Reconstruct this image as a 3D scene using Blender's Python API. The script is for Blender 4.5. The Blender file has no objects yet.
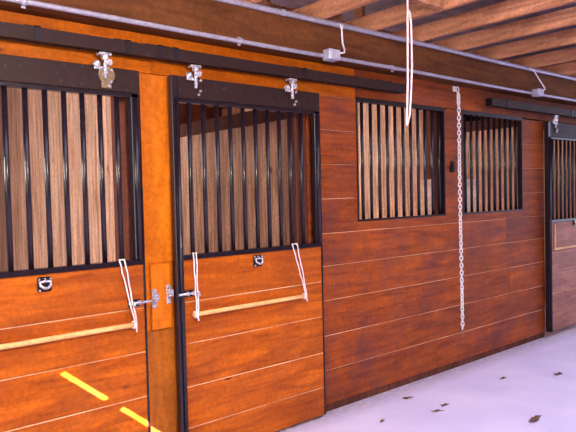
import bpy, bmesh, math, random
from mathutils import Vector, Matrix
random.seed(7)
S = bpy.context.scene
C = S.collection
R = math.radians

# ------------------------------------------------------------------ materials
def new_mat(name):
    m = bpy.data.materials.new(name); m.use_nodes = True
    nt = m.node_tree; b = nt.nodes['Principled BSDF']
    return m, nt, b
def lk(nt, a, b): nt.links.new(a, b)

def wood(name, light, dark, axis='X', rough=.5, knots=True, vary=.25, dirt=None, dirt_amt=0., grain=26, bump=.12, spec=.4, coat=0., mottle=.30):
    """procedural board: stretched noise grain along an axis, knots, per-board tone"""
    m, nt, b = new_mat(name); N = nt.nodes
    tc = N.new('ShaderNodeTexCoord')
    mp = N.new('ShaderNodeMapping')
    sc = {'X': (2.2, grain, grain), 'Y': (grain, 2.2, grain), 'Z': (grain, grain, 2.2)}[axis]
    mp.inputs['Scale'].default_value = sc
    geo = N.new('ShaderNodeNewGeometry')
    off = N.new('ShaderNodeVectorMath'); off.operation = 'SCALE'
    comb = N.new('ShaderNodeCombineXYZ')
    for i in range(3): lk(nt, geo.outputs['Random Per Island'], comb.inputs[i])
    lk(nt, comb.outputs[0], off.inputs[0]); off.inputs['Scale'].default_value = 13.
    add = N.new('ShaderNodeVectorMath'); add.operation = 'ADD'
    lk(nt, tc.outputs['Object'], add.inputs[0]); lk(nt, off.outputs[0], add.inputs[1])
    lk(nt, add.outputs[0], mp.inputs['Vector'])
    n1 = N.new('ShaderNodeTexNoise'); n1.inputs['Scale'].default_value = 1.; n1.inputs['Detail'].default_value = 6
    n1.inputs['Distortion'].default_value = .8
    lk(nt, mp.outputs[0], n1.inputs['Vector'])
    r1 = N.new('ShaderNodeValToRGB')
    r1.color_ramp.elements[0].position = .3; r1.color_ramp.elements[0].color = (*dark, 1)
    r1.color_ramp.elements[1].position = .66; r1.color_ramp.elements[1].color = (*light, 1)
    lk(nt, n1.outputs['Fac'], r1.inputs[0])
    col = r1.outputs[0]
    # broad tone blotches
    n2 = N.new('ShaderNodeTexNoise'); n2.inputs['Scale'].default_value = 3.; n2.inputs['Detail'].default_value = 4
    lk(nt, add.outputs[0], n2.inputs['Vector'])
    hs = N.new('ShaderNodeHueSaturation')
    mr = N.new('ShaderNodeMapRange'); mr.inputs[1].default_value = .3; mr.inputs[2].default_value = .7
    mr.inputs[3].default_value = 1 - vary; mr.inputs[4].default_value = 1 + vary
    mx = N.new('ShaderNodeMath'); mx.operation = 'MULTIPLY_ADD'
    lk(nt, geo.outputs['Random Per Island'], mx.inputs[0]); mx.inputs[1].default_value = .35
    mx2 = N.new('ShaderNodeMath'); mx2.operation = 'MULTIPLY'; mx2.inputs[1].default_value = .65
    lk(nt, n2.outputs['Fac'], mx2.inputs[0]); lk(nt, mx2.outputs[0], mx.inputs[2])
    lk(nt, mx.outputs[0], mr.inputs[0]); lk(nt, mr.outputs[0], hs.inputs['Value'])
    lk(nt, col, hs.inputs['Color']); col = hs.outputs[0]
    # fine mottling of the surface
    nf = N.new('ShaderNodeTexNoise'); nf.inputs['Scale'].default_value = 42.; nf.inputs['Detail'].default_value = 8; nf.inputs['Roughness'].default_value = .75
    lk(nt, add.outputs[0], nf.inputs['Vector'])
    mf = N.new('ShaderNodeMapRange'); mf.inputs[1].default_value = .3; mf.inputs[2].default_value = .7
    mf.inputs[3].default_value = 1-mottle; mf.inputs[4].default_value = 1+mottle
    lk(nt, nf.outputs['Fac'], mf.inputs[0])
    hf = N.new('ShaderNodeHueSaturation'); lk(nt, mf.outputs[0], hf.inputs['Value']); lk(nt, col, hf.inputs['Color']); col = hf.outputs[0]
    if knots:
        kv = N.new('ShaderNodeTexVoronoi'); kv.inputs['Scale'].default_value = 3.1
        km = N.new('ShaderNodeMapping')
        km.inputs['Scale'].default_value = {'X': (.6, 1, 1.4), 'Y': (1, .6, 1.4), 'Z': (1.4, 1, .6)}[axis]
        lk(nt, add.outputs[0], km.inputs['Vector']); lk(nt, km.outputs[0], kv.inputs['Vector'])
        kr = N.new('ShaderNodeValToRGB'); kr.color_ramp.elements[0].position = .03
        kr.color_ramp.elements[0].color = (1, 1, 1, 1); kr.color_ramp.elements[1].position = .075
        kr.color_ramp.elements[1].color = (0, 0, 0, 1)
        lk(nt, kv.outputs['Distance'], kr.inputs[0])
        mk = N.new('ShaderNodeMix'); mk.data_type = 'RGBA'
        lk(nt, kr.outputs[0], mk.inputs[0]); lk(nt, col, mk.inputs[6])
        mk.inputs[7].default_value = (dark[0]*.3, dark[1]*.3, dark[2]*.3, 1)
        col = mk.outputs[2]
    if dirt:
        nd = N.new('ShaderNodeTexNoise'); nd.inputs['Scale'].default_value = 2.3; nd.inputs['Detail'].default_value = 9
        nd.inputs['Roughness'].default_value = .72
        lk(nt, tc.outputs['Object'], nd.inputs['Vector'])
        rd = N.new('ShaderNodeMapRange'); rd.inputs[1].default_value = .42; rd.inputs[2].default_value = .72
        rd.inputs[3].default_value = 0; rd.inputs[4].default_value = dirt_amt
        lk(nt, nd.outputs['Fac'], rd.inputs[0])
        md = N.new('ShaderNodeMix'); md.data_type = 'RGBA'
        lk(nt, rd.outputs[0], md.inputs[0]); lk(nt, col, md.inputs[6]); md.inputs[7].default_value = (*dirt, 1)
        col = md.outputs[2]
    lk(nt, col, b.inputs['Base Color'])
    b.inputs['Roughness'].default_value = rough
    b.inputs['Specular IOR Level'].default_value = spec
    b.inputs['Coat Weight'].default_value = coat
    bp = N.new('ShaderNodeBump'); bp.inputs['Strength'].default_value = bump; bp.inputs['Distance'].default_value = .004
    lk(nt, n1.outputs['Fac'], bp.inputs['Height']); lk(nt, bp.outputs[0], b.inputs['Normal'])
    return m

def metal(name, col, rough=.4, metallic=0., spec=.5, var=.15, scale=30, spots=None, spot_t=.62):
    m, nt, b = new_mat(name); N = nt.nodes
    tc = N.new('ShaderNodeTexCoord')
    n = N.new('ShaderNodeTexNoise'); n.inputs['Scale'].default_value = scale; n.inputs['Detail'].default_value = 5
    lk(nt, tc.outputs['Object'], n.inputs['Vector'])
    r = N.new('ShaderNodeValToRGB')
    r.color_ramp.elements[0].position = .3; r.color_ramp.elements[0].color = (*[c*(1-var) for c in col], 1)
    r.color_ramp.elements[1].position = .7; r.color_ramp.elements[1].color = (*[min(1, c*(1+var)) for c in col], 1)
    lk(nt, n.outputs['Fac'], r.inputs[0]); col_o = r.outputs[0]
    if spots:
        n2 = N.new('ShaderNodeTexNoise'); n2.inputs['Scale'].default_value = scale*1.7; n2.inputs['Detail'].default_value = 7
        lk(nt, tc.outputs['Object'], n2.inputs['Vector'])
        mr = N.new('ShaderNodeMapRange'); mr.inputs[1].default_value = spot_t; mr.inputs[2].default_value = spot_t+.06
        lk(nt, n2.outputs['Fac'], mr.inputs[0])
        mk = N.new('ShaderNodeMix'); mk.data_type = 'RGBA'
        lk(nt, mr.outputs[0], mk.inputs[0]); lk(nt, col_o, mk.inputs[6]); mk.inputs[7].default_value = (*spots, 1)
        col_o = mk.outputs[2]
    lk(nt, col_o, b.inputs['Base Color'])
    mr2 = N.new('ShaderNodeMapRange'); mr2.inputs[3].default_value = rough*.75; mr2.inputs[4].default_value = min(1, rough*1.3)
    lk(nt, n.outputs['Fac'], mr2.inputs[0]); lk(nt, mr2.outputs[0], b.inputs['Roughness'])
    b.inputs['Metallic'].default_value = metallic
    b.inputs['Specular IOR Level'].default_value = spec
    return m

M = {}
M['door_wood'] = wood('door_boards', (.58, .130, .004), (.28, .048, .002), 'X', rough=.5, spec=.2, vary=.16, dirt=(.20, .05, .02), dirt_amt=.5, grain=22, bump=.2)
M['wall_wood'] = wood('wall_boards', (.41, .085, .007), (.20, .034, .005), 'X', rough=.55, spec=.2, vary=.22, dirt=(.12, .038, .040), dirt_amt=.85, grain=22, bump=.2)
M['header_wood'] = wood('header_boards', (.60, .145, .004), (.36, .070, .002), 'X', rough=.5, spec=.2, vary=.12, grain=12)
M['post_low'] = wood('scuffed_post_boards', (.48, .135, .010), (.28, .070, .006), 'Z', rough=.5, spec=.2, vary=.15, grain=16, dirt=(.2, .08, .03), dirt_amt=.5)
M['post_wood'] = wood('post_boards', (.72, .190, .006), (.48, .105, .003), 'Z', rough=.42, spec=.25, vary=.12, grain=12, dirt=(.3, .09, .02), dirt_amt=.25)
M['old_door_wood'] = wood('faded_door_boards', (.46, .20, .13), (.28, .10, .065), 'X', rough=.6, vary=.2, dirt=(.2, .09, .09), dirt_amt=.6, grain=14)
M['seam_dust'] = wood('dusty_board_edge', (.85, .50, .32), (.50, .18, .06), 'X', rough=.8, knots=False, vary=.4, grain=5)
M['beam_wood'] = wood('beam_boards', (.15, .052, .018), (.085, .028, .011), 'X', rough=.7, spec=.12, vary=.15, grain=16, knots=False)
M['ply'] = wood('pale_planks', (.88, .60, .43), (.40, .20, .11), 'Z', rough=.7, vary=.15, grain=34, spec=.2)
M['joist_wood'] = wood('joist_lumber', (.56, .26, .14), (.27, .105, .06), 'Y', rough=.75, spec=.15, vary=.3, grain=18)
M['pole_wood'] = wood('pale_pole', (.85, .50, .20), (.62, .30, .09), 'X', rough=.5, vary=.1, grain=12, knots=False)
M['dark_wood'] = wood('stained_post', (.17, .060, .040), (.09, .030, .022), 'Z', rough=.75, spec=.08, vary=.2, grain=16, knots=False)
M['black'] = metal('black_steel', (.012, .006, .011), rough=.36, spec=.28, spots=(.05, .04, .07), spot_t=.68)
M['top_plate'] = metal('dusty_black_steel', (.026, .011, .011), rough=.5, spec=.2, scale=22, spots=(.055, .04, .04), spot_t=.62)
M['bar_steel'] = metal('glossy_black_bar', (.012, .007, .014), rough=.24, spec=.5, spots=(.05, .04, .07), spot_t=.68)
M['galv'] = metal('galvanised_steel', (.42, .40, .52), rough=.4, metallic=.35, scale=40)
M['chrome'] = metal('worn_zinc', (.75, .74, .85), rough=.25, metallic=.6, scale=90, spots=(.04, .03, .03), spot_t=.56)
M['brass'] = metal('tarnished_plate', (.28, .20, .12), rough=.35, metallic=.6, scale=90, spots=(.8, .75, .7), spot_t=.64)
M['chain'] = metal('zinc_chain', (.95, .93, .97), rough=.35, metallic=.0, scale=60)
M['rust'] = metal('rusty_chain', (.40, .16, .09), rough=.7, metallic=.1, scale=60)
M['rope'] = metal('white_cord', (.88, .76, .76), rough=.85, spec=.2, scale=160, var=.12)
M['box'] = metal('grey_box', (.55, .55, .72), rough=.4, metallic=.3, scale=25)
M['pale_board'] = wood('bare_pale_board', (.95, .68, .48), (.66, .40, .25), 'X', rough=.7, vary=.05, grain=14, knots=False)
M['cable'] = metal('white_cable', (.85, .82, .88), rough=.5, scale=10, var=.03)
M['leaf'] = metal('dry_leaf', (.16, .09, .06), rough=.8, scale=60, var=.4)
M['roof'] = metal('roof_deck', (.13, .09, .14), rough=.7, scale=6, var=.5)
M['plain_wall'] = wood('barn_boards', (.30, .16, .09), (.2, .1, .05), 'Z', rough=.7)

def floor_mat():
    m, nt, b = new_mat('concrete'); N = nt.nodes
    tc = N.new('ShaderNodeTexCoord')
    n = N.new('ShaderNodeTexNoise'); n.inputs['Scale'].default_value = 2.2; n.inputs['Detail'].default_value = 8
    lk(nt, tc.outputs['Object'], n.inputs['Vector'])
    r = N.new('ShaderNodeValToRGB')
    r.color_ramp.elements[0].position = .3; r.color_ramp.elements[0].color = (.68, .62, .90, 1)
    r.color_ramp.elements[1].position = .68; r.color_ramp.elements[1].color = (.79, .73, .97, 1)
    lk(nt, n.outputs['Fac'], r.inputs[0])
    n2 = N.new('ShaderNodeTexNoise'); n2.inputs['Scale'].default_value = 38; n2.inputs['Detail'].default_value = 4
    lk(nt, tc.outputs['Object'], n2.inputs['Vector'])
    mr = N.new('ShaderNodeMapRange'); mr.inputs[1].default_value = .68; mr.inputs[2].default_value = .76; mr.inputs[4].default_value = .22
    lk(nt, n2.outputs['Fac'], mr.inputs[0])
    # chaff and dust collecting along the foot of the wall
    sp = N.new('ShaderNodeSeparateXYZ'); lk(nt, tc.outputs['Object'], sp.inputs[0])
    e = N.new('ShaderNodeMapRange'); e.inputs[1].default_value = -.22; e.inputs[2].default_value = -.02
    lk(nt, sp.outputs['Y'], e.inputs[0])
    n3 = N.new('ShaderNodeTexNoise'); n3.inputs['Scale'].default_value = 20; n3.inputs['Detail'].default_value = 8
    lk(nt, tc.outputs['Object'], n3.inputs['Vector'])
    mm = N.new('ShaderNodeMath'); mm.operation = 'MULTIPLY'; lk(nt, e.outputs[0], mm.inputs[0]); lk(nt, n3.outputs['Fac'], mm.inputs[1])
    ma = N.new('ShaderNodeMath'); ma.operation = 'ADD'; ma.use_clamp = True
    lk(nt, mm.outputs[0], ma.inputs[0]); lk(nt, mr.outputs[0], ma.inputs[1])
    mx = N.new('ShaderNodeMix'); mx.data_type = 'RGBA'; lk(nt, ma.outputs[0], mx.inputs[0])
    lk(nt, r.outputs[0], mx.inputs[6]); mx.inputs[7].default_value = (.26, .17, .17, 1)
    lk(nt, mx.outputs[2], b.inputs['Base Color']); b.inputs['Roughness'].default_value = .75
    bp = N.new('ShaderNodeBump'); bp.inputs['Strength'].default_value = .15; bp.inputs['Distance'].default_value = .01
    lk(nt, n.outputs['Fac'], bp.inputs['Height']); lk(nt, bp.outputs[0], b.inputs['Normal'])
    return m
M['floor'] = floor_mat()

# ------------------------------------------------------------------ mesh helpers (world coordinates)
def box(bm, x0, x1, y0, y1, z0, z1, mi=0, bev=0):
    vs = [bm.verts.new(p) for p in ((x0,y0,z0),(x1,y0,z0),(x1,y1,z0),(x0,y1,z0),(x0,y0,z1),(x1,y0,z1),(x1,y1,z1),(x0,y1,z1))]
    fs = [bm.faces.new([vs[i] for i in f]) for f in ((0,3,2,1),(4,5,6,7),(0,1,5,4),(1,2,6,5),(2,3,7,6),(3,0,4,7))]
    for f in fs: f.material_index = mi
    if bev:
        es = list({e for f in fs for e in f.edges})
        r = bmesh.ops.bevel(bm, geom=es, offset=bev, segments=1, affect='EDGES', profile=.5)
        for f in r['faces']: f.material_index = mi
    return fs
def plank(bm, x0, x1, y0, y1, z0, z1, ch=.006, top=True):
    """horizontal board facing -y whose upper front edge is chamfered and dusty (material slot 1)"""
    g = .0012
    z0 += g; z1 -= g
    if top:
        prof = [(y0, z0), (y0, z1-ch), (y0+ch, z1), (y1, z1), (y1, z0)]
    else:
        prof = [(y0, z0), (y0, z1), (y1, z1), (y1, z0)]
    a = [bm.verts.new((x0, p[0], p[1])) for p in prof]; b = [bm.verts.new((x1, p[0], p[1])) for p in prof]
    n = len(prof)
    for i in range(n):
        j = (i+1) % n
        f = bm.faces.new([a[i], b[i], b[j], a[j]]) if True else None
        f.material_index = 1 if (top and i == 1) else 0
    bm.faces.new(a); bm.faces.new(b[::-1])
def tube(bm, pts, r, n=8, mi=0, closed=False):
    pts = [Vector(p) for p in pts]; rings = []
    L = len(pts)
    up = None
    for i, p in enumerate(pts):
        if closed: t = (pts[(i+1) % L]-pts[i-1]).normalized()
        else: t = (pts[min(i+1, L-1)]-pts[max(i-1, 0)]).normalized()
        if up is None:
            up = t.orthogonal().normalized()
        up = (up - t*up.dot(t)).normalized()
        s = t.cross(up)
        rr = r[i] if isinstance(r, (list, tuple)) else r
        rings.append([bm.verts.new(p+up*(rr*math.cos(2*math.pi*k/n))+s*(rr*math.sin(2*math.pi*k/n))) for k in range(n)])
    for i in range(L if closed else L-1):
        a, b = rings[i], rings[(i+1) % L]
        for k in range(n):
            f = bm.faces.new([a[k], a[(k+1) % n], b[(k+1) % n], b[k]]); f.material_index = mi; f.smooth = True
    if not closed:
        bm.faces.new(rings[0][::-1]).material_index = mi; bm.faces.new(rings[-1]).material_index = mi
def disc(bm, c, ax, r, h, n=20, mi=0, r2=None):
    """short cylinder centred on c along axis ax ('x','y','z')"""
    c = Vector(c); d = {'x': Vector((1,0,0)), 'y': Vector((0,1,0)), 'z': Vector((0,0,1))}[ax]
    r2 = r if r2 is None else r2
    u = d.orthogonal().normalized(); v = d.cross(u)
    a = [bm.verts.new(c-d*h/2+(u*math.cos(2*math.pi*k/n)+v*math.sin(2*math.pi*k/n))*r) for k in range(n)]
    b = [bm.verts.new(c+d*h/2+(u*math.cos(2*math.pi*k/n)+v*math.sin(2*math.pi*k/n))*r2) for k in range(n)]
    for k in range(n):
        f = bm.faces.new([a[k], a[(k+1) % n], b[(k+1) % n], b[k]]); f.material_index = mi; f.smooth = n > 8
    bm.faces.new(a[::-1]).material_index = mi; bm.faces.new(b).material_index = mi
def ball(bm, c, r, n=8):
    m = Matrix.Translation(c)
    bmesh.ops.create_uvsphere(bm, u_segments=n*2, v_segments=n, radius=r, matrix=m)
def link_poly(c, w, l, wire, ang):
    """stadium loop around c in the plane turned by ang about z"""
    pts = []
    r = w/2-wire; h = l/2-w/2
    for k in range(9):
        a = math.pi*k/8; pts.append((r*math.cos(a), h+r*math.sin(a)))
    for k in range(9):
        a = math.pi+math.pi*k/8; pts.append((r*math.cos(a), -h+r*math.sin(a)))
    return [(c[0]+p*math.cos(ang), c[1]+p*math.sin(ang), c[2]+q) for p, q in pts]

def obj(name, bm, mats, parent=None, origin=None):
    """link a bmesh (world coordinates) as one mesh object with its origin at `origin`"""
    bmesh.ops.recalc_face_normals(bm, faces=bm.faces[:])
    if origin is None:
        if parent is None:
            xs = [v.co for v in bm.verts]
            origin = Vector(((min(v.x for v in xs)+max(v.x for v in xs))/2, (min(v.y for v in xs)+max(v.y for v in xs))/2, min(v.z for v in xs)))
        else: origin = parent_world(parent)
    origin = Vector(origin)
    bmesh.ops.translate(bm, verts=bm.verts[:], vec=-origin)
    me = bpy.data.meshes.new(name); bm.to_mesh(me); bm.free()
    o = bpy.data.objects.new(name, me); C.objects.link(o)
    for m in (mats if isinstance(mats, (list, tuple)) else [mats]): me.materials.append(m)
    if parent is None: o.location = origin
    else:
        o.parent = parent; o.location = origin-parent_world(parent)
    return o
def parent_world(p):
    v = Vector(p.location)
    while p.parent: p = p.parent; v = v+Vector(p.location)
    return v
def empty(name, loc):
    o = bpy.data.objects.new(name, None); C.objects.link(o); o.location = loc; o.empty_display_size = .1
    return o
def tag(o, label, cat, group=None, kind=None):
    o['label'] = label; o['category'] = cat
    if group: o['group'] = group
    if kind: o['kind'] = kind
    return o
B = bmesh.new

# ------------------------------------------------------------------ camera
fwd = Vector((0.64437876, 0.76389453, -0.03523001)); rt = Vector((0.76363289, -0.64523123, -0.0232697)); up = Vector((0.0405071, 0.01190829, 0.99910829))
cam = bpy.data.cameras.new('camera'); co = bpy.data.objects.new('camera', cam); C.objects.link(co)
mw = Matrix((( rt.x, up.x, -fwd.x, 0), (rt.y, up.y, -fwd.y, -3.15), (rt.z, up.z, -fwd.z, 1.58), (0, 0, 0, 1)))
co.matrix_world = mw
cam.sensor_width = 36; cam.lens = 36*606.107/576; cam.clip_start = .05
S.camera = co

# ------------------------------------------------------------------ setting
AX0, AX1 = -4.0, 11.0          # aisle ends
b = B(); box(b, AX0, AX1, -5.3, 3.8, -.12, 0)
tag(obj('floor', b, M['floor'], origin=(0, 0, 0)), 'pale lavender concrete floor along the foot of the stalls', 'floor', kind='structure')

ROWS = [.055, .306, .557, .812, 1.061, 1.296, 1.545, 1.793, 2.040, 2.285]
WIN = [(3.345, 4.455), (4.72, 5.765)]; WZ0, WZ1 = 1.365, 2.30
b = B()
WX0, WX1 = 2.93, 6.20
joints = {0: [4.3], 1: [5.2], 2: [3.9, 5.5], 3: [4.75], 4: [5.45]}
for i in range(len(ROWS)-1):
    z0, z1 = ROWS[i], ROWS[i+1]
    if z1 <= WZ0+.01:
        xs = [WX0]+joints.get(i, [])+[WX1]
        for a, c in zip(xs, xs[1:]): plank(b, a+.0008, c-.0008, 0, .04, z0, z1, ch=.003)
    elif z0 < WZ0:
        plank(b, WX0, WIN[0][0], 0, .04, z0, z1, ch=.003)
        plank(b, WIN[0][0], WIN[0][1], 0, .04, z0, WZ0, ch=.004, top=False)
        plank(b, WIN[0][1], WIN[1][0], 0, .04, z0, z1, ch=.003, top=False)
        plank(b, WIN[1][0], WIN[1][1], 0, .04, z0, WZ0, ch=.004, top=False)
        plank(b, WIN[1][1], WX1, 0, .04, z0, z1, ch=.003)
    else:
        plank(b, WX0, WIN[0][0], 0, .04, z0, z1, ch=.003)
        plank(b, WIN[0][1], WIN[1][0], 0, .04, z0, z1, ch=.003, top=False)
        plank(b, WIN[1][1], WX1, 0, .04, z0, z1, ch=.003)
tag(obj('wall_front', b, [M['wall_wood'], M['seam_dust']]), 'reddish brown wall of horizontal boards below and around the barred windows', 'wall', kind='structure')
# header above doors and windows
b = B(); plank(b, WX0, WX1, .006, .04, 0, .055, top=False)
tag(obj('baseboard_front', b, M['dark_wood']), 'dark dirty sill board at the foot of the wall', 'baseboard', kind='structure')
b = B()
for a, c, z in ((AX0, 1.66, 2.285), (1.66, 3.34, 2.285)):
    plank(b, a+.001, c-.001, 0, .04, z, 2.56, ch=.003, top=False)
tag(obj('trim_1', b, M['header_wood']), 'long orange header board above the two near doors', 'trim', kind='structure')
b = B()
for a, c in ((3.34, 6.9), (6.9, AX1)): plank(b, a+.001, c-.001, 0, .04, 2.30, 2.56, ch=.003, top=False)  # darker wood on this stretch paints in the light falloff to the right
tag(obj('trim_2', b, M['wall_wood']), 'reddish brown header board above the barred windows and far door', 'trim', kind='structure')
b = B(); plank(b, 7.35, AX1, 0, .04, 0, 2.30, top=False)
tag(obj('wall_right', b, M['wall_wood']), 'board wall beyond the far stall door', 'wall', kind='structure')
b = B(); plank(b, AX0, .30, 0, .04, 0, 2.285, top=False)
tag(obj('wall_left', b, M['wall_wood']), 'board wall before the nearest stall door', 'wall', kind='structure')
# opposite side of the aisle, stall backs, roof
b = B(); box(b, AX0, AX1, -5.3, -5.2, 0, 3.5)
tag(obj('wall_back', b, M['plain_wall']), 'board wall on the opposite side of the aisle', 'wall', kind='structure')
b = B(); box(b, AX0, AX1, 3.7, 3.8, 0, 3.5); box(b, AX1-.08, AX1, .05, 3.7, 0, 3.5); box(b, AX0, AX0+.08, .05, 3.7, 0, 3.5)
tag(obj('wall_outer', b, M['dark_wood']), 'dark outer wall behind the stalls', 'wall', kind='structure')

# ---- sun direction and added slits in the roof deck that shape the streak
SUN = Vector((-.42, -.74, .55)).normalized()       # towards the sun
RZ = 3.5
def up_to_roof(x, z, y=-.07):
    t = (RZ-z)/SUN.z
    return Vector((x+SUN.x*t, y+SUN.y*t))
A1, A2 = up_to_roof(1.075, .702), up_to_roof(1.30, .512)
A3, A4 = up_to_roof(1.385, .443), up_to_roof(1.66, .215)
# roof deck as quads around a row of two slits
dv = (A4-A1).normalized(); pv = Vector((-dv.y, dv.x))
def rp(s, t): return A1+dv*s+pv*t
s2, s3, s4 = (A2-A1).length, (A3-A1).length, (A4-A1).length
hw = .019
# pieces in a frame aligned with the slit, big enough to cover the barn; holes left open
b = B()
def rq(s0, s1, t0, t1):
    cs = [rp(s0, t0), rp(s1, t0), rp(s1, t1), rp(s0, t1)]
    lo = [b.verts.new((c.x, c.y, RZ)) for c in cs]; hi = [b.verts.new((c.x, c.y, RZ+.004)) for c in cs]
    b.faces.new(lo[::-1]); b.faces.new(hi)
    for k in range(4): b.faces.new([lo[k], lo[(k+1) % 4], hi[(k+1) % 4], hi[k]])
BIG = 16
rq(-BIG, BIG, hw, BIG); rq(-BIG, BIG, -BIG, -hw)
rq(-BIG, 0, -hw, hw); rq(s2, s3, -hw, hw); rq(s4, BIG, -hw, hw)
tag(obj('ceiling', b, M['roof']), 'dark roof deck above the joists', 'ceiling', kind='structure')

# ---- beam, joists
b = B(); box(b, AX0, AX1, -.14, .06, 2.505, 2.755, bev=.006)
tag(obj('header_beam', b, M['beam_wood']), 'long dark brown beam running above the stall fronts under the joists', 'beam')
jx = [1.75, 2.30, 2.88, 3.39, 3.93, 4.46, 5.04, 5.70, 6.35, 7.0, 7.7]
JZ = 2.757
nm = ['joist over the left half of the second door', 'joist over the right half of the second door', 'joist just right of the first outlet box, left of the rope',
      'joist passing behind the hanging rope', 'joist next to the rope on its right, over the first barred window', 'joist above the chain, over the gap between the barred windows',
      'joist above the left part of the second barred window', 'joist meeting the beam left of the far outlet box',
      'joist meeting the beam over the far stall door', 'joist second from the far end', 'last joist at the far end']
for i, x in enumerate(jx):
    b = B(); box(b, x-.040, x, -5.2, 3.7, JZ, JZ+.120, bev=.003)
    tag(obj('ceiling_joist', b, M['joist_wood'], origin=(x-.02, 0, JZ)), 'rough pale lumber '+nm[i], 'joist', 'ceiling joists resting on the brown beam')
# short struts rising from the joists to the roof
wn = ['left of the hanging rope', 'farther back, left of the hanging rope', 'just left of the hanging rope', 'right of the hanging rope', 'beyond the beam near the first outlet box', 'farthest back, left of the rope']
for k, (x, y) in enumerate([(2.88, .5), (3.39, 1.3), (3.39, .25), (3.93, .5), (2.30, .45), (2.88, 1.6)]):
    b = B(); box(b, x+.001, x+.04, y-.045, y+.045, 2.765, 3.495)
    tag(obj('roof_strut', b, M['joist_wood']), 'upright strut between joist and roof, '+wn[k], 'strut', 'upright struts above the joists')
for k, (y, z) in enumerate([(.9, 3.13), (2.3, 3.13)]):
    b = B(); box(b, .6, 8.6, y-.02, y+.02, z-.07, z+.07)
    tag(obj('roof_purlin', b, M['joist_wood']), ['nearer', 'farther'][k]+' long board running above the joists behind the struts', 'purlin', 'boards above the joists')
b = B(); box(b, 2.555+.0, 3.505, -.79, -.745, JZ+.002, JZ+.08)
# blocking between two joists that carries the rope
for v in b.verts:
    v.co.x = 2.8805 if v.co.x < 3 else 3.3495
tag(obj('joist_blocking', b, M['joist_wood']), 'short wooden cross piece between joists at the top of the rope', 'blocking')

# ---- stall partitions
def partition(x, y0, ztop, label, rail=True):
    t = empty('stall_partition', (x, 0, 0)); tag(t, label, 'partition', kind='structure')
    b = B(); y = y0
    while y < 3.66:
        w = min(.19, 3.68-y)
        box(b, x-.02, x+.02, y+.001, y+w-.001, 0, ztop, bev=.002); y += .19
    obj('plank_panel', b, M['ply'], t)
    if rail:
        b = B(); box(b, x-.035, x+.035, y0, 3.68, ztop+.001, ztop+.12); obj('top_rail', b, M['beam_wood' if ztop > 2.2 else 'dark_wood'], t)
    return t
partition(1.72, .14, 2.75, 'pale plank partition seen through the bars of the nearest door', False)
partition(3.10, .05, 2.17, 'pale plank partition seen through the bars of the second door, its top edge showing')
partition(4.66, .05, 2.75, 'pale plank partition seen through the bars of the first window', False)
partition(6.22, .05, 2.26, 'pale plank partition seen through the bars of the second window, its top edge showing')
partition(8.2, .05, 2.4, 'pale plank partition seen through the bars of the far door')
def post(name, x0, x1, y0, y1, z0, z1, m, label, cat='post'):
    b = B(); box(b, x0, x1, y0, y1, z0, z1, bev=.004); return tag(obj(name, b, m), label, cat)
post('inner_post', 1.478, 1.60, .052, .15, 0, 2.75, M['dark_wood'], 'dark post inside the first stall beside the door opening')
post('inner_post', 2.79, 2.885, .06, .15, 0, 2.75, M['dark_wood'], 'dark brown post just inside the second door at its right')
post('inner_post', 2.90, 3.0, .06, .13, 0, 2.54, M['wall_wood'], 'orange post just inside the second door against its right frame')
post('inner_post', 4.36, 4.60, .075, .16, 0, 2.54, M['dark_wood'], 'dark post behind the right end of the first barred window')
# low board behind the bars of both windows
b = B(); plank(b, 4.255, 4.358, .06, .12, 0, 1.685, top=False)
tag(obj('kick_board', b, M['pale_board']), 'pale board end behind the lower right bars of the first window', 'board')
b = B(); plank(b, 4.70, 5.04, .06, .12, 0, 1.685, top=False)
tag(obj('kick_board', b, M['pale_board']), 'pale board behind the lower left bars of the second window', 'board')

# ---- windows: framed openings with bars
def window(name, x0, x1, first, n, pitch, label):
    w = empty(name, ((x0+x1)/2, .02, WZ0)); tag(w, label, 'window', kind='structure')
    b = B()
    box(b, x0+.0005, x0+.014, -.004, .046, WZ0+.0005, WZ1-.0005); box(b, x1-.014, x1-.0005, -.004, .046, WZ0+.0005, WZ1-.0005)
    box(b, x0+.014, x1-.014, -.004, .046, WZ0+.0005, WZ0+.014); box(b, x0+.014, x1-.014, -.004, .046, WZ1-.032, WZ1-.0005)
    obj('window_frame', b, M['black'], w)
    for k in range(n):
        x = first+pitch*k
        if x > x1-.03: break
        b = B(); tube(b, [(x, .026, WZ0+.013), (x, .026, WZ1-.031)], .0135, 10)
        obj('bar', b, M['bar_steel'], w)
window('window_1', *WIN[0], 3.435, 11, .0975, 'barred stall window with black frame, left of the hanging chain')
window('window_2', *WIN[1], 4.80, 11, .0975, 'barred stall window with black frame, right of the hanging chain')

# ---- post between the doors
t = empty('door_post', (1.65, 0, 0)); tag(t, 'bright orange wooden post between the two near sliding doors', 'post')
b = B(); box(b, 1.562, 1.80, 0, .05, 1.205, 2.284, bev=.003); box(b, 1.562, 1.80, .003, .05, .82, 1.205)
obj('upright', b, M['post_wood'], t)
b = B(); box(b, 1.562, 1.80, 0, .05, 0, .8195, bev=.003); obj('lower_board', b, M['post_low'], t)
b = B(); box(b, 1.610, 1.735, -.022, .002, .822, 1.200, bev=.004)
obj('latch_block', b, M['post_wood'], t)
def keeper(cx, zc, mirror, parent):
    b = B()
    box(b, cx-.015, cx+.015, -.027, -.0225, zc-.055, zc+.055, bev=.002)
    box(b, cx-.014, cx+.014, -.060, -.0265, zc-.012, zc+.004, bev=.003)
    box(b, cx-.014, cx+.014, -.060, -.052, zc+.004, zc+.03, bev=.003)
    for dz in (-.043, .043): disc(b, (cx, -.029, zc+dz), 'y', .009, .006, 10)
    obj('latch_keeper', b, M['chrome'], parent)
keeper(1.626, 1.005, 1, t); keeper(1.719, 1.02, -1, t)

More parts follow.
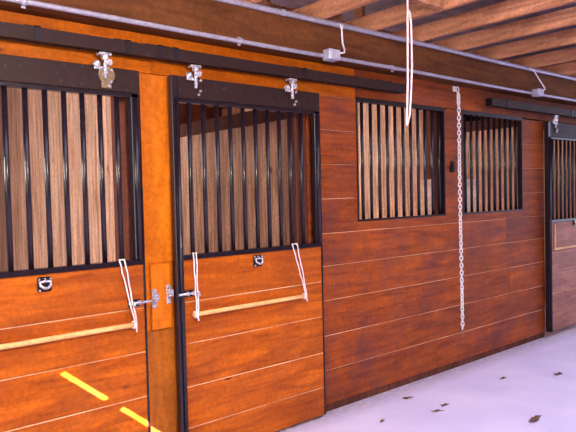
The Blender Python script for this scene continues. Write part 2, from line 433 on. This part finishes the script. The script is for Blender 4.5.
# ------------------------------------------------------------------ sliding doors
YF, YB = -.072, -.03                       # front and back of the door leaf
def sliding_door(x0, x1, seams, sill, bars, label, tube_x, wood_m, plate_z=(2.15, 2.278), joints=(), z_bot=.025, hangers=()):
    d = empty('stall_door', ((x0+x1)/2, (YF+YB)/2, 0)); tag(d, label, 'door', 'sliding stall doors')
    b = B()
    zs = [z_bot]+seams+[sill-.014]
    rw = list(zip(zs, zs[1:]))
    for i, (a, c) in enumerate(rw):
        xs = [x0+.047]+[j for (r_, j) in joints if r_ == i]+[x1-.012]
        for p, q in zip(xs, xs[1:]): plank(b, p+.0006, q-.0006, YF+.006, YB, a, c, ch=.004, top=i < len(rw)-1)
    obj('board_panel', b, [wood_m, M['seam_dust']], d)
    b = B()
    box(b, x0, x0+.046, YF-.004, YB, z_bot, plate_z[1], bev=.003)                    # left stile
    box(b, x1-.011, x1, YF, YB, z_bot, plate_z[0], bev=.002)                         # right edge strip
    box(b, x0+.046, x1-.011, YF-.004, YB, sill-.013, sill+.015, bev=.002)            # sill rail
    box(b, x1-.055, x1-.012, YF-.002, YB, sill+.015, plate_z[0], bev=.004)           # right tube
    box(b, x0+.046, x1-.012, YF-.002, YB, plate_z[0]-.022, plate_z[0], bev=.003)     # rail over the bars
    tube(b, [(x0+.030, YF-.006, z_bot+.002), (x0+.030, YF-.006, plate_z[0]-.002)], .013, 12)
    tube(b, [(x1-.032, YF-.004, sill+.016), (x1-.032, YF-.004, plate_z[0]-.023)], .014, 12)
    obj('door_frame', b, M['bar_steel'], d)
    b = B(); box(b, x0+.047, x1, YF, YB, plate_z[0]+.001, plate_z[1], bev=.003)
    obj('top_plate', b, M['top_plate'], d)
    for x in bars:
        b = B(); tube(b, [(x, -.05, sill+.014), (x, -.05, plate_z[0]-.021)], .0135, 10); obj('bar', b, M['bar_steel'], d)
    return d

def ring_pull(parent, x, z):
    b = B(); box(b, x-.036, x+.036, YF-.006, YF+.0055, z-.040, z+.034, bev=.006)
    p = obj('recessed_pull', b, M['black'], parent)
    b = B()
    for dx in (-.028, 0, .028): disc(b, (x+dx, YF-.008, z+.024), 'y', .006, .005, 10)
    disc(b, (x-.026, YF-.008, z-.032), 'y', .006, .005, 10)
    pts = [(x-.028, YF-.012, z+.010), (x-.024, YF-.02, z-.008), (x-.008, YF-.026, z-.020), (x+.010, YF-.026, z-.020), (x+.024, YF-.02, z-.008), (x+.028, YF-.012, z+.010), (x, YF-.012, z+.012)]
    tube(b, pts, .007, 8, closed=True)
    obj('ring_handle', b, M['chrome'], p)
def slide_bolt(parent, x, z, s):
    b = B(); box(b, x-.045, x+.03, YF-.003, YF+.0055, z-.02, z+.02, bev=.003)
    p = obj('bolt_plate', b, M['black'], parent)
    b = B()
    tube(b, [(x-.05*s, YF-.016, z), (x+.085*s, YF-.016, z)], .0075, 8)
    for dx in (-.025, .015): box(b, x+dx-.006, x+dx+.006, YF-.026, YF-.003, z-.013, z+.013, bev=.002)
    tube(b, [(x-.03*s, YF-.016, z), (x-.032*s, YF-.045, z-.004)], .006, 8); ball(b, (x-.032*s, YF-.048, z-.005), .010, 5)
    obj('bolt_rod', b, M['chrome'], p)
def hanger(parent, x, big):
    """trolley hanger bolted to the door top plate, its stem reaching up into the track"""
    b = B()
    if big:
        disc(b, (x+.01, YF-.004, 2.235), 'y', .045, .008, 20); box(b, x-.020, x+.035, YF-.009, YF-.0005, 2.165, 2.235, bev=.003)
    else:
        box(b, x-.012, x+.040, YF-.006, YF-.0005, 2.165, 2.272, bev=.003)
    h = obj('roller_hanger', b, M['brass'] if big else M['top_plate'], parent)
    b = B()
    tube(b, [(x, YF-.012, 2.215), (x, YF-.012, 2.30), (x, -.075, 2.335), (x, -.075, 2.354)], .010, 8)
    box(b, x-.035, x+.035, -.10, -.05, 2.334, 2.349, bev=.004)
    disc(b, (x, -.086, 2.322), 'z', .020, .020, 6)
    obj('hanger_stem', b, M['chrome'], h)
    b = B(); ball(b, (x-.045, -.085, 2.285), .020, 6); box(b, x-.06, x-.012, -.088, -.080, 2.258, 2.276, bev=.002)
    obj('hanger_nut', b, M['chrome'], h)
    b = B()
    for dx, dz in ((.032, 2.262), (.030, 2.20), (.004, 2.245), (.018, 2.178)): disc(b, (x+dx, YF-.012, dz), 'y', .008, .010, 6)
    disc(b, (x+.022, -.080, 2.300), 'y', .017, .022, 14)
    obj('hanger_bolts', b, M['chrome'], h)

d1 = sliding_door(.36, 1.553, [.231, .476, .727, .973], 1.227, [1.424-.0948*k for k in range(11)],
    'nearest sliding stall door, orange boards under black bars, crossed by a streak of sunlight', 1.53, M['door_wood'])
ring_pull(d1, 1.003, 1.166); slide_bolt(d1, 1.488, 1.006, 1); hanger(d1, 1.352, True)
d2 = sliding_door(1.748, 2.908, [.222, .466, .722, .968], 1.227, [1.872+.0974*k for k in range(10)],
    'middle sliding stall door, orange boards under black bars with a pole hung across its whole front', 2.87, M['door_wood'], joints=((2, 2.68),))
ring_pull(d2, 2.335, 1.166); slide_bolt(d2, 1.835, 1.016, -1); hanger(d2, 1.905, False); hanger(d2, 2.650, False)
d3 = sliding_door(6.155, 7.36, [.23, .47, .71, .90], 1.235, [6.29+.092*k for k in range(11)],
    'far sliding stall door at the right edge, faded boards under black bars', 7.3, M['old_door_wood'], plate_z=(2.12, 2.278), z_bot=.07)
hanger(d3, 6.30, False)
b = B()
for x0, x1, z0, z1 in ((6.28, 7.28, .925, .948), (6.28, 6.305, .948, 1.20), (7.255, 7.28, .948, 1.20)):
    box(b, x0, x1, YF-.006, YF+.0055, z0, z1, bev=.003)
obj('panel_frame', b, M['pole_wood'], d3)
ring_pull(d3, 6.75, 1.20)

# ------------------------------------------------------------------ tracks
def track(x0, x1, label, brs):
    t = empty('sliding_track', ((x0+x1)/2, -.09, 2.352)); tag(t, label, 'track', 'door tracks')
    b = B()
    # C-shaped box rail, slot underneath
    prof = [(-.118, 2.352), (-.118, 2.418), (-.052, 2.418), (-.052, 2.352), (-.068, 2.352), (-.068, 2.357), (-.057, 2.357), (-.057, 2.413), (-.113, 2.413), (-.113, 2.357), (-.092, 2.357), (-.092, 2.352)]
    a = [b.verts.new((x0, *p)) for p in prof]; c = [b.verts.new((x1, *p)) for p in prof]
    n = len(prof)
    for i in range(n): b.faces.new([a[i], c[i], c[(i+1) % n], a[(i+1) % n]])
    b.faces.new(a); b.faces.new(c[::-1])
    obj('rail', b, M['top_plate'], t)
    for x in brs:
        b = B()
        box(b, x-.016, x+.016, -.122, -.1185, 2.350, 2.424, bev=.001); box(b, x-.016, x+.016, -.122, -.001, 2.4185, 2.4235)
        box(b, x-.030, x+.030, -.012, -.001, 2.424, 2.452, bev=.002)
        disc(b, (x-.012, -.06, 2.430), 'z', .009, .012, 6); disc(b, (x+.012, -.06, 2.430), 'z', .009, .012, 6)
        obj('track_bracket', b, M['galv' if x > 99 else 'black'], t)
    return t
track(-.4, 3.80, 'long black box track carrying the two near sliding doors', (1.0, 1.47, 1.66, 1.76, 2.74, 3.6))
track(5.02, 7.9, 'shorter black box track over the far stall door and second window', (5.3, 6.6))

# ------------------------------------------------------------------ conduits, boxes
def conduit(z, y, r, label, clips, x0=-2.0, x1=9.0):
    t = empty('conduit_pipe', ((x0+x1)/2, y, z)); tag(t, label, 'pipe', 'metal conduits on the beam')
    b = B(); xs = [x0+(x1-x0)*k/40 for k in range(41)]
    tube(b, [(x, y, z+.003*math.sin(x*2.1)) for x in xs], r, 10); obj('pipe', b, M['galv'], t)
    for x in clips:
        b = B(); tube(b, [(x-.012, y, z), (x+.012, y, z)], r+.0035, 12); box(b, x-.010, x+.010, -.146, -.1405, z-.026, z+.026) if z < 2.6 else None
        obj('pipe_clip', b, M['galv'], t)
    return t
conduit(2.514, -.158, .0135, 'thin grey conduit pipe along the lower edge of the brown beam', (.93, 2.18, 3.6))
conduit(2.742, -.160, .0185, 'thicker grey conduit pipe along the top edge of the brown beam', (2.52, 3.05, 5.2))
def outlet(x, label, pts):
    t = empty('outlet_box', (x, -.16, 2.50)); tag(t, label, 'outlet box', 'outlet boxes on the lower conduit')
    b = B(); z0, z1 = 2.484, 2.556
    box(b, x-.050, x+.050, -.215, -.1405, z0, z1, bev=.006); obj('box_body', b, M['box'], t)
    b = B(); box(b, x-.046, x+.046, -.221, -.2155, z0+.004, z1-.004, bev=.003)
    for dx in (-.025, .025): disc(b, (x+dx, -.222, (z0+z1)/2), 'y', .013, .004, 12)
    obj('cover_plate', b, M['box'], t)
    b = B(); tube(b, pts, .006, 8); obj('cable', b, M['cable'], t)
outlet(2.925, 'grey outlet box with white cable on the beam, above the second door', [(2.990, -.19, 2.740), (3.008, -.20, 2.710), (3.006, -.205, 2.655), (3.010, -.205, 2.605), (3.022, -.21, 2.565), (3.005, -.225, 2.540), (2.965, -.226, 2.530)])
outlet(5.74, 'grey outlet box with white cable on the beam, above the second barred window', [(5.56, -.19, 2.737), (5.63, -.20, 2.720), (5.72, -.205, 2.645), (5.80, -.21, 2.585), (5.80, -.225, 2.550), (5.76, -.226, 2.540)])

# ------------------------------------------------------------------ blanket bars with cords
def cord(bm, p0, p1, r=.0040, amp=.003, seed=0):
    rnd = random.Random(seed); p0 = Vector(p0); p1 = Vector(p1)
    n = 10; pts = []
    for k in range(n+1):
        q = p0.lerp(p1, k/n)
        if 0 < k < n: q += Vector((rnd.uniform(-amp, amp), rnd.uniform(-amp, 0), 0))
        pts.append(q)
    tube(bm, pts, r, 7)
def blanket_bar(x0, x1, zb, tops, label, seed):
    y = -.098
    t = empty('blanket_bar', ((x0+x1)/2, y, zb)); tag(t, label, 'bar', 'poles hung on the stall doors')
    b = B(); tube(b, [(x0+(x1-x0)*k/8, y, zb) for k in range(9)], .0135, 12)
    obj('pole', b, M['pole_wood'], t)
    for i, (xa, xb, xe) in enumerate(tops):
        b = B()
        cord(b, (xa, -.080, 1.250), (xe-.004, y-.018, zb+.01), seed=seed+i); cord(b, (xb, -.080, 1.250), (xe+.006, y-.018, zb+.01), seed=seed+i+9)
        tube(b, [(xa, -.080, 1.250), ((xa*2+xb)/3, -.06, 1.2475), ((xa+2*xb)/3, -.06, 1.2475), (xb, -.080, 1.250)], .0040, 7)
        for dx in (-.006, .004):
            pts = [(xe+dx, y+.0175*math.cos(a), zb+.0175*math.sin(a)) for a in [2*math.pi*k/14 for k in range(14)]]
            tube(b, pts, .0045, 7, closed=True)
        ball(b, (xe, y-.018, zb+.012), .0085, 5)
        cord(b, (xe, y-.02, zb+.008), (xe+.004, y-.022, zb-.035), .004, seed=seed+i+3)
        obj('cord', b, M['rope'], t)
blanket_bar(.52, 1.478, .892, ((.56, .60, .545), (1.396, 1.426, 1.462)), 'pale wooden pole hung by white cords across the nearest door', 1)
blanket_bar(1.835, 2.715, .892, ((1.856, 1.876, 1.852), (2.622, 2.662, 2.703)), 'pale wooden pole hung by white cords across the middle door', 20)

# ------------------------------------------------------------------ hanging rope
b = B()
rx, ry = 2.968, -.80
def strand(pts, r):
    out = []
    P = [Vector(p) for p in pts]
    for i in range(len(P)-1):
        for k in range(5): out.append(P[i].lerp(P[i+1], k/5))
    out.append(P[-1]); tube(b, out, r, 8)
RX = 2.962
strand([(RX+.0, -.735, JZ+.07), (RX, -.738, JZ+.090), (RX, -.798, JZ+.090), (RX, -.803, JZ+.04), (RX-.001, -.805, 2.70), (RX+.002, -.80, 2.55), (RX-.001, -.80, 2.40), (RX-.004, -.80, 2.25), (RX-.014, -.80, 2.10), (RX-.022, -.80, 2.005), (RX-.018, -.80, 1.985), (RX-.010, -.80, 2.0), (RX+.010, -.80, 2.05), (RX+.026, -.80, 2.2), (RX+.038, -.80, 2.35), (RX+.038, -.80, 2.5), (RX+.036, -.80, 2.60), (RX+.024, -.802, 2.66), (RX+.004, -.806, 2.68)], .0065)
tag(obj('hanging_rope', b, M['rope'], origin=(RX, -.8, 2.9)), 'doubled white rope hanging from the joists in front of the first window', 'rope')

# ------------------------------------------------------------------ hanging chain
cx, cy = 4.600, -.045
t = empty('hanging_chain', (cx, cy, 2.47)); tag(t, 'long silver link chain hanging down the wall between the barred windows', 'chain')
b = B(); box(b, cx-.020, cx+.014, -.0125, -.0005, 2.452, 2.498, bev=.003)
pts = link_poly((cx-.002, -.040, 2.462), .046, .058, .006, 0); tube(b, pts, .006, 8, closed=True)
box(b, cx-.012, cx+.010, -.042, -.010, 2.478, 2.490, bev=.002)
obj('eye_plate', b, M['chain'], t)
b = B(); tube(b, link_poly((cx+.004, cy, 2.382), .048, .115, .007, .12), .007, 8, closed=True)
obj('snap_link', b, M['chain'], t)
z = 2.315; k = 0
while z > .275:
    ang = (0.15 if k % 2 == 0 else math.pi/2+.15)+.25*math.sin(k*.33)
    b = B(); x = cx+.004+.003*math.sin(z*3)+.014*(2.4-z)/2.1
    tube(b, link_poly((x, cy, z), .034, .050, .0054, ang), .0054, 7, closed=True)
    lo = obj('link', b, M['rust'] if z < .35 else M['chain'], t, origin=(x, cy, z))
    if z < .35: lo['label'] = 'rusty link at the bottom end'
    z -= .0325; k += 1
# snap catch on the wall beside the chain
b = B(); box(b, 4.515, 4.60, -.008, -.0005, 1.745, 1.80, bev=.003)
tube(b, link_poly((4.555, -.018, 1.785), .045, .075, .007, .4), .007, 8, closed=True); disc(b, (4.555, -.012, 1.82), 'y', .022, .020, 14)
tag(obj('wall_hook', b, M['black']), 'small dark iron hook plate on the board left of the chain', 'hook')

# ------------------------------------------------------------------ dry leaves on the floor
LV = [((4.577, -.458), .045, 'small dry leaf on the floor below the second window'),
      ((5.001, -.719), .060, 'flat dry leaf farthest right on the floor'),
      ((3.889, -1.098), .085, 'largest dark curled dry leaf near the bottom right of the floor'),
      ((3.55, -.535), .045, 'dry leaf at the bottom of the picture left of its twin'),
      ((3.692, -.502), .045, 'dry leaf near the bottom, right of its twin'),
      ((3.619, -.218), .050, 'dry leaf lying closest to the foot of the wall'),
      ((3.128, -.395), .040, 'dry leaf nearest the middle door')]
for i, ((x, y), s, lab) in enumerate(LV):
    rnd = random.Random(i+40); b = B(); n = 12; a0 = rnd.uniform(-.5, .5)
    rim = []
    for k in range(n):
        a = 2*math.pi*k/n; rr = s*(.55+.45*abs(math.cos(a)))*(1 if k % 2 else .62)
        px, py = rr*math.cos(a), rr*.5*math.sin(a)
        rim.append((px*math.cos(a0)-py*math.sin(a0), px*math.sin(a0)+py*math.cos(a0), .003+.10*s+.18*s*abs(math.sin(a*1.5+i))))
    c0 = b.verts.new((x, y, .003)); vs = [b.verts.new((x+p[0], y+p[1], p[2])) for p in rim]
    for k in range(n): b.faces.new([c0, vs[k], vs[(k+1) % n]])
    g = bmesh.ops.extrude_face_region(b, geom=b.faces[:])
    bmesh.ops.translate(b, verts=[v for v in g['geom'] if isinstance(v, bmesh.types.BMVert)], vec=(0, 0, .0015))
    mnz = min(v.co.z for v in b.verts)
    for v in b.verts: v.co.z -= mnz-.0003
    tube(b, [(x+s*.8*math.cos(a0), y+s*.8*math.sin(a0), .006), (x+s*1.3*math.cos(a0), y+s*1.3*math.sin(a0), .004)], .0018, 5)
    tag(obj('dry_leaf', b, M['leaf']), lab, 'leaf', 'dry leaves on the concrete')

# ------------------------------------------------------------------ light
def area(name, loc, to, sx, sy, power, col, spread=180):
    l = bpy.data.lights.new(name, 'AREA'); l.shape = 'RECTANGLE'; l.size = sx; l.size_y = sy; l.energy = power; l.color = col; l.spread = R(spread)
    o = bpy.data.objects.new(name, l); C.objects.link(o); o.location = loc
    o.rotation_euler = (Vector(to)-Vector(loc)).to_track_quat('-Z', 'Y').to_euler()
    return o
area('overhead_fill', (3.6, -2.0, 3.42), (3.6, -1.5, 0), 9, 2.4, 235, (.80, .77, 1.), 150)  # added overhead fill to brighten the floor; the deck above is closed
area('left_barn_doorway', (-3.2, -2.3, 1.9), (3, -1.2, 1.2), 3.2, 2.8, 120, (1., .93, .86))
area('right_barn_doorway', (10.6, -2.2, 1.6), (4, -1, .6), 3.4, 3.0, 60, (.72, .70, 1.))
area('flash_fill', (.8, -2.8, 2.3), (1.9, 0, 1.5), .35, .35, 84, (1., .82, .62))  # unseen warm light added near the camera for flash-like falloff
for x, y, p in ((-1.6, .6, 125), (2.2, 2.0, 18), (3.7, 1.6, 52), (5.3, 1.6, 34), (7.1, 1.6, 26)):
    area('stall_fill_light', (x, y+1.2, 2.2), (x+1.2, y-.6, 1.4), .9, .9, p, (1., .86, .82))  # added fill that brightens the partitions; no window is built behind it
sun = bpy.data.lights.new('sun', 'SUN'); sun.energy = 85; sun.angle = R(.12); sun.color = (1, .97, .95)
so = bpy.data.objects.new('sun', sun); C.objects.link(so); so.location = (-4, -8, 9)
so.rotation_euler = SUN.to_track_quat('Z', 'Y').to_euler()
w = bpy.data.worlds.new('world'); S.world = w; w.use_nodes = True
bg = w.node_tree.nodes['Background']; bg.inputs[0].default_value = (.75, .80, 1, 1); bg.inputs[1].default_value = .8

S.view_settings.view_transform = 'Standard'; S.view_settings.look = 'None'
S.view_settings.exposure = 0.; S.view_settings.gamma = 1.; S.view_settings.use_curve_mapping = False
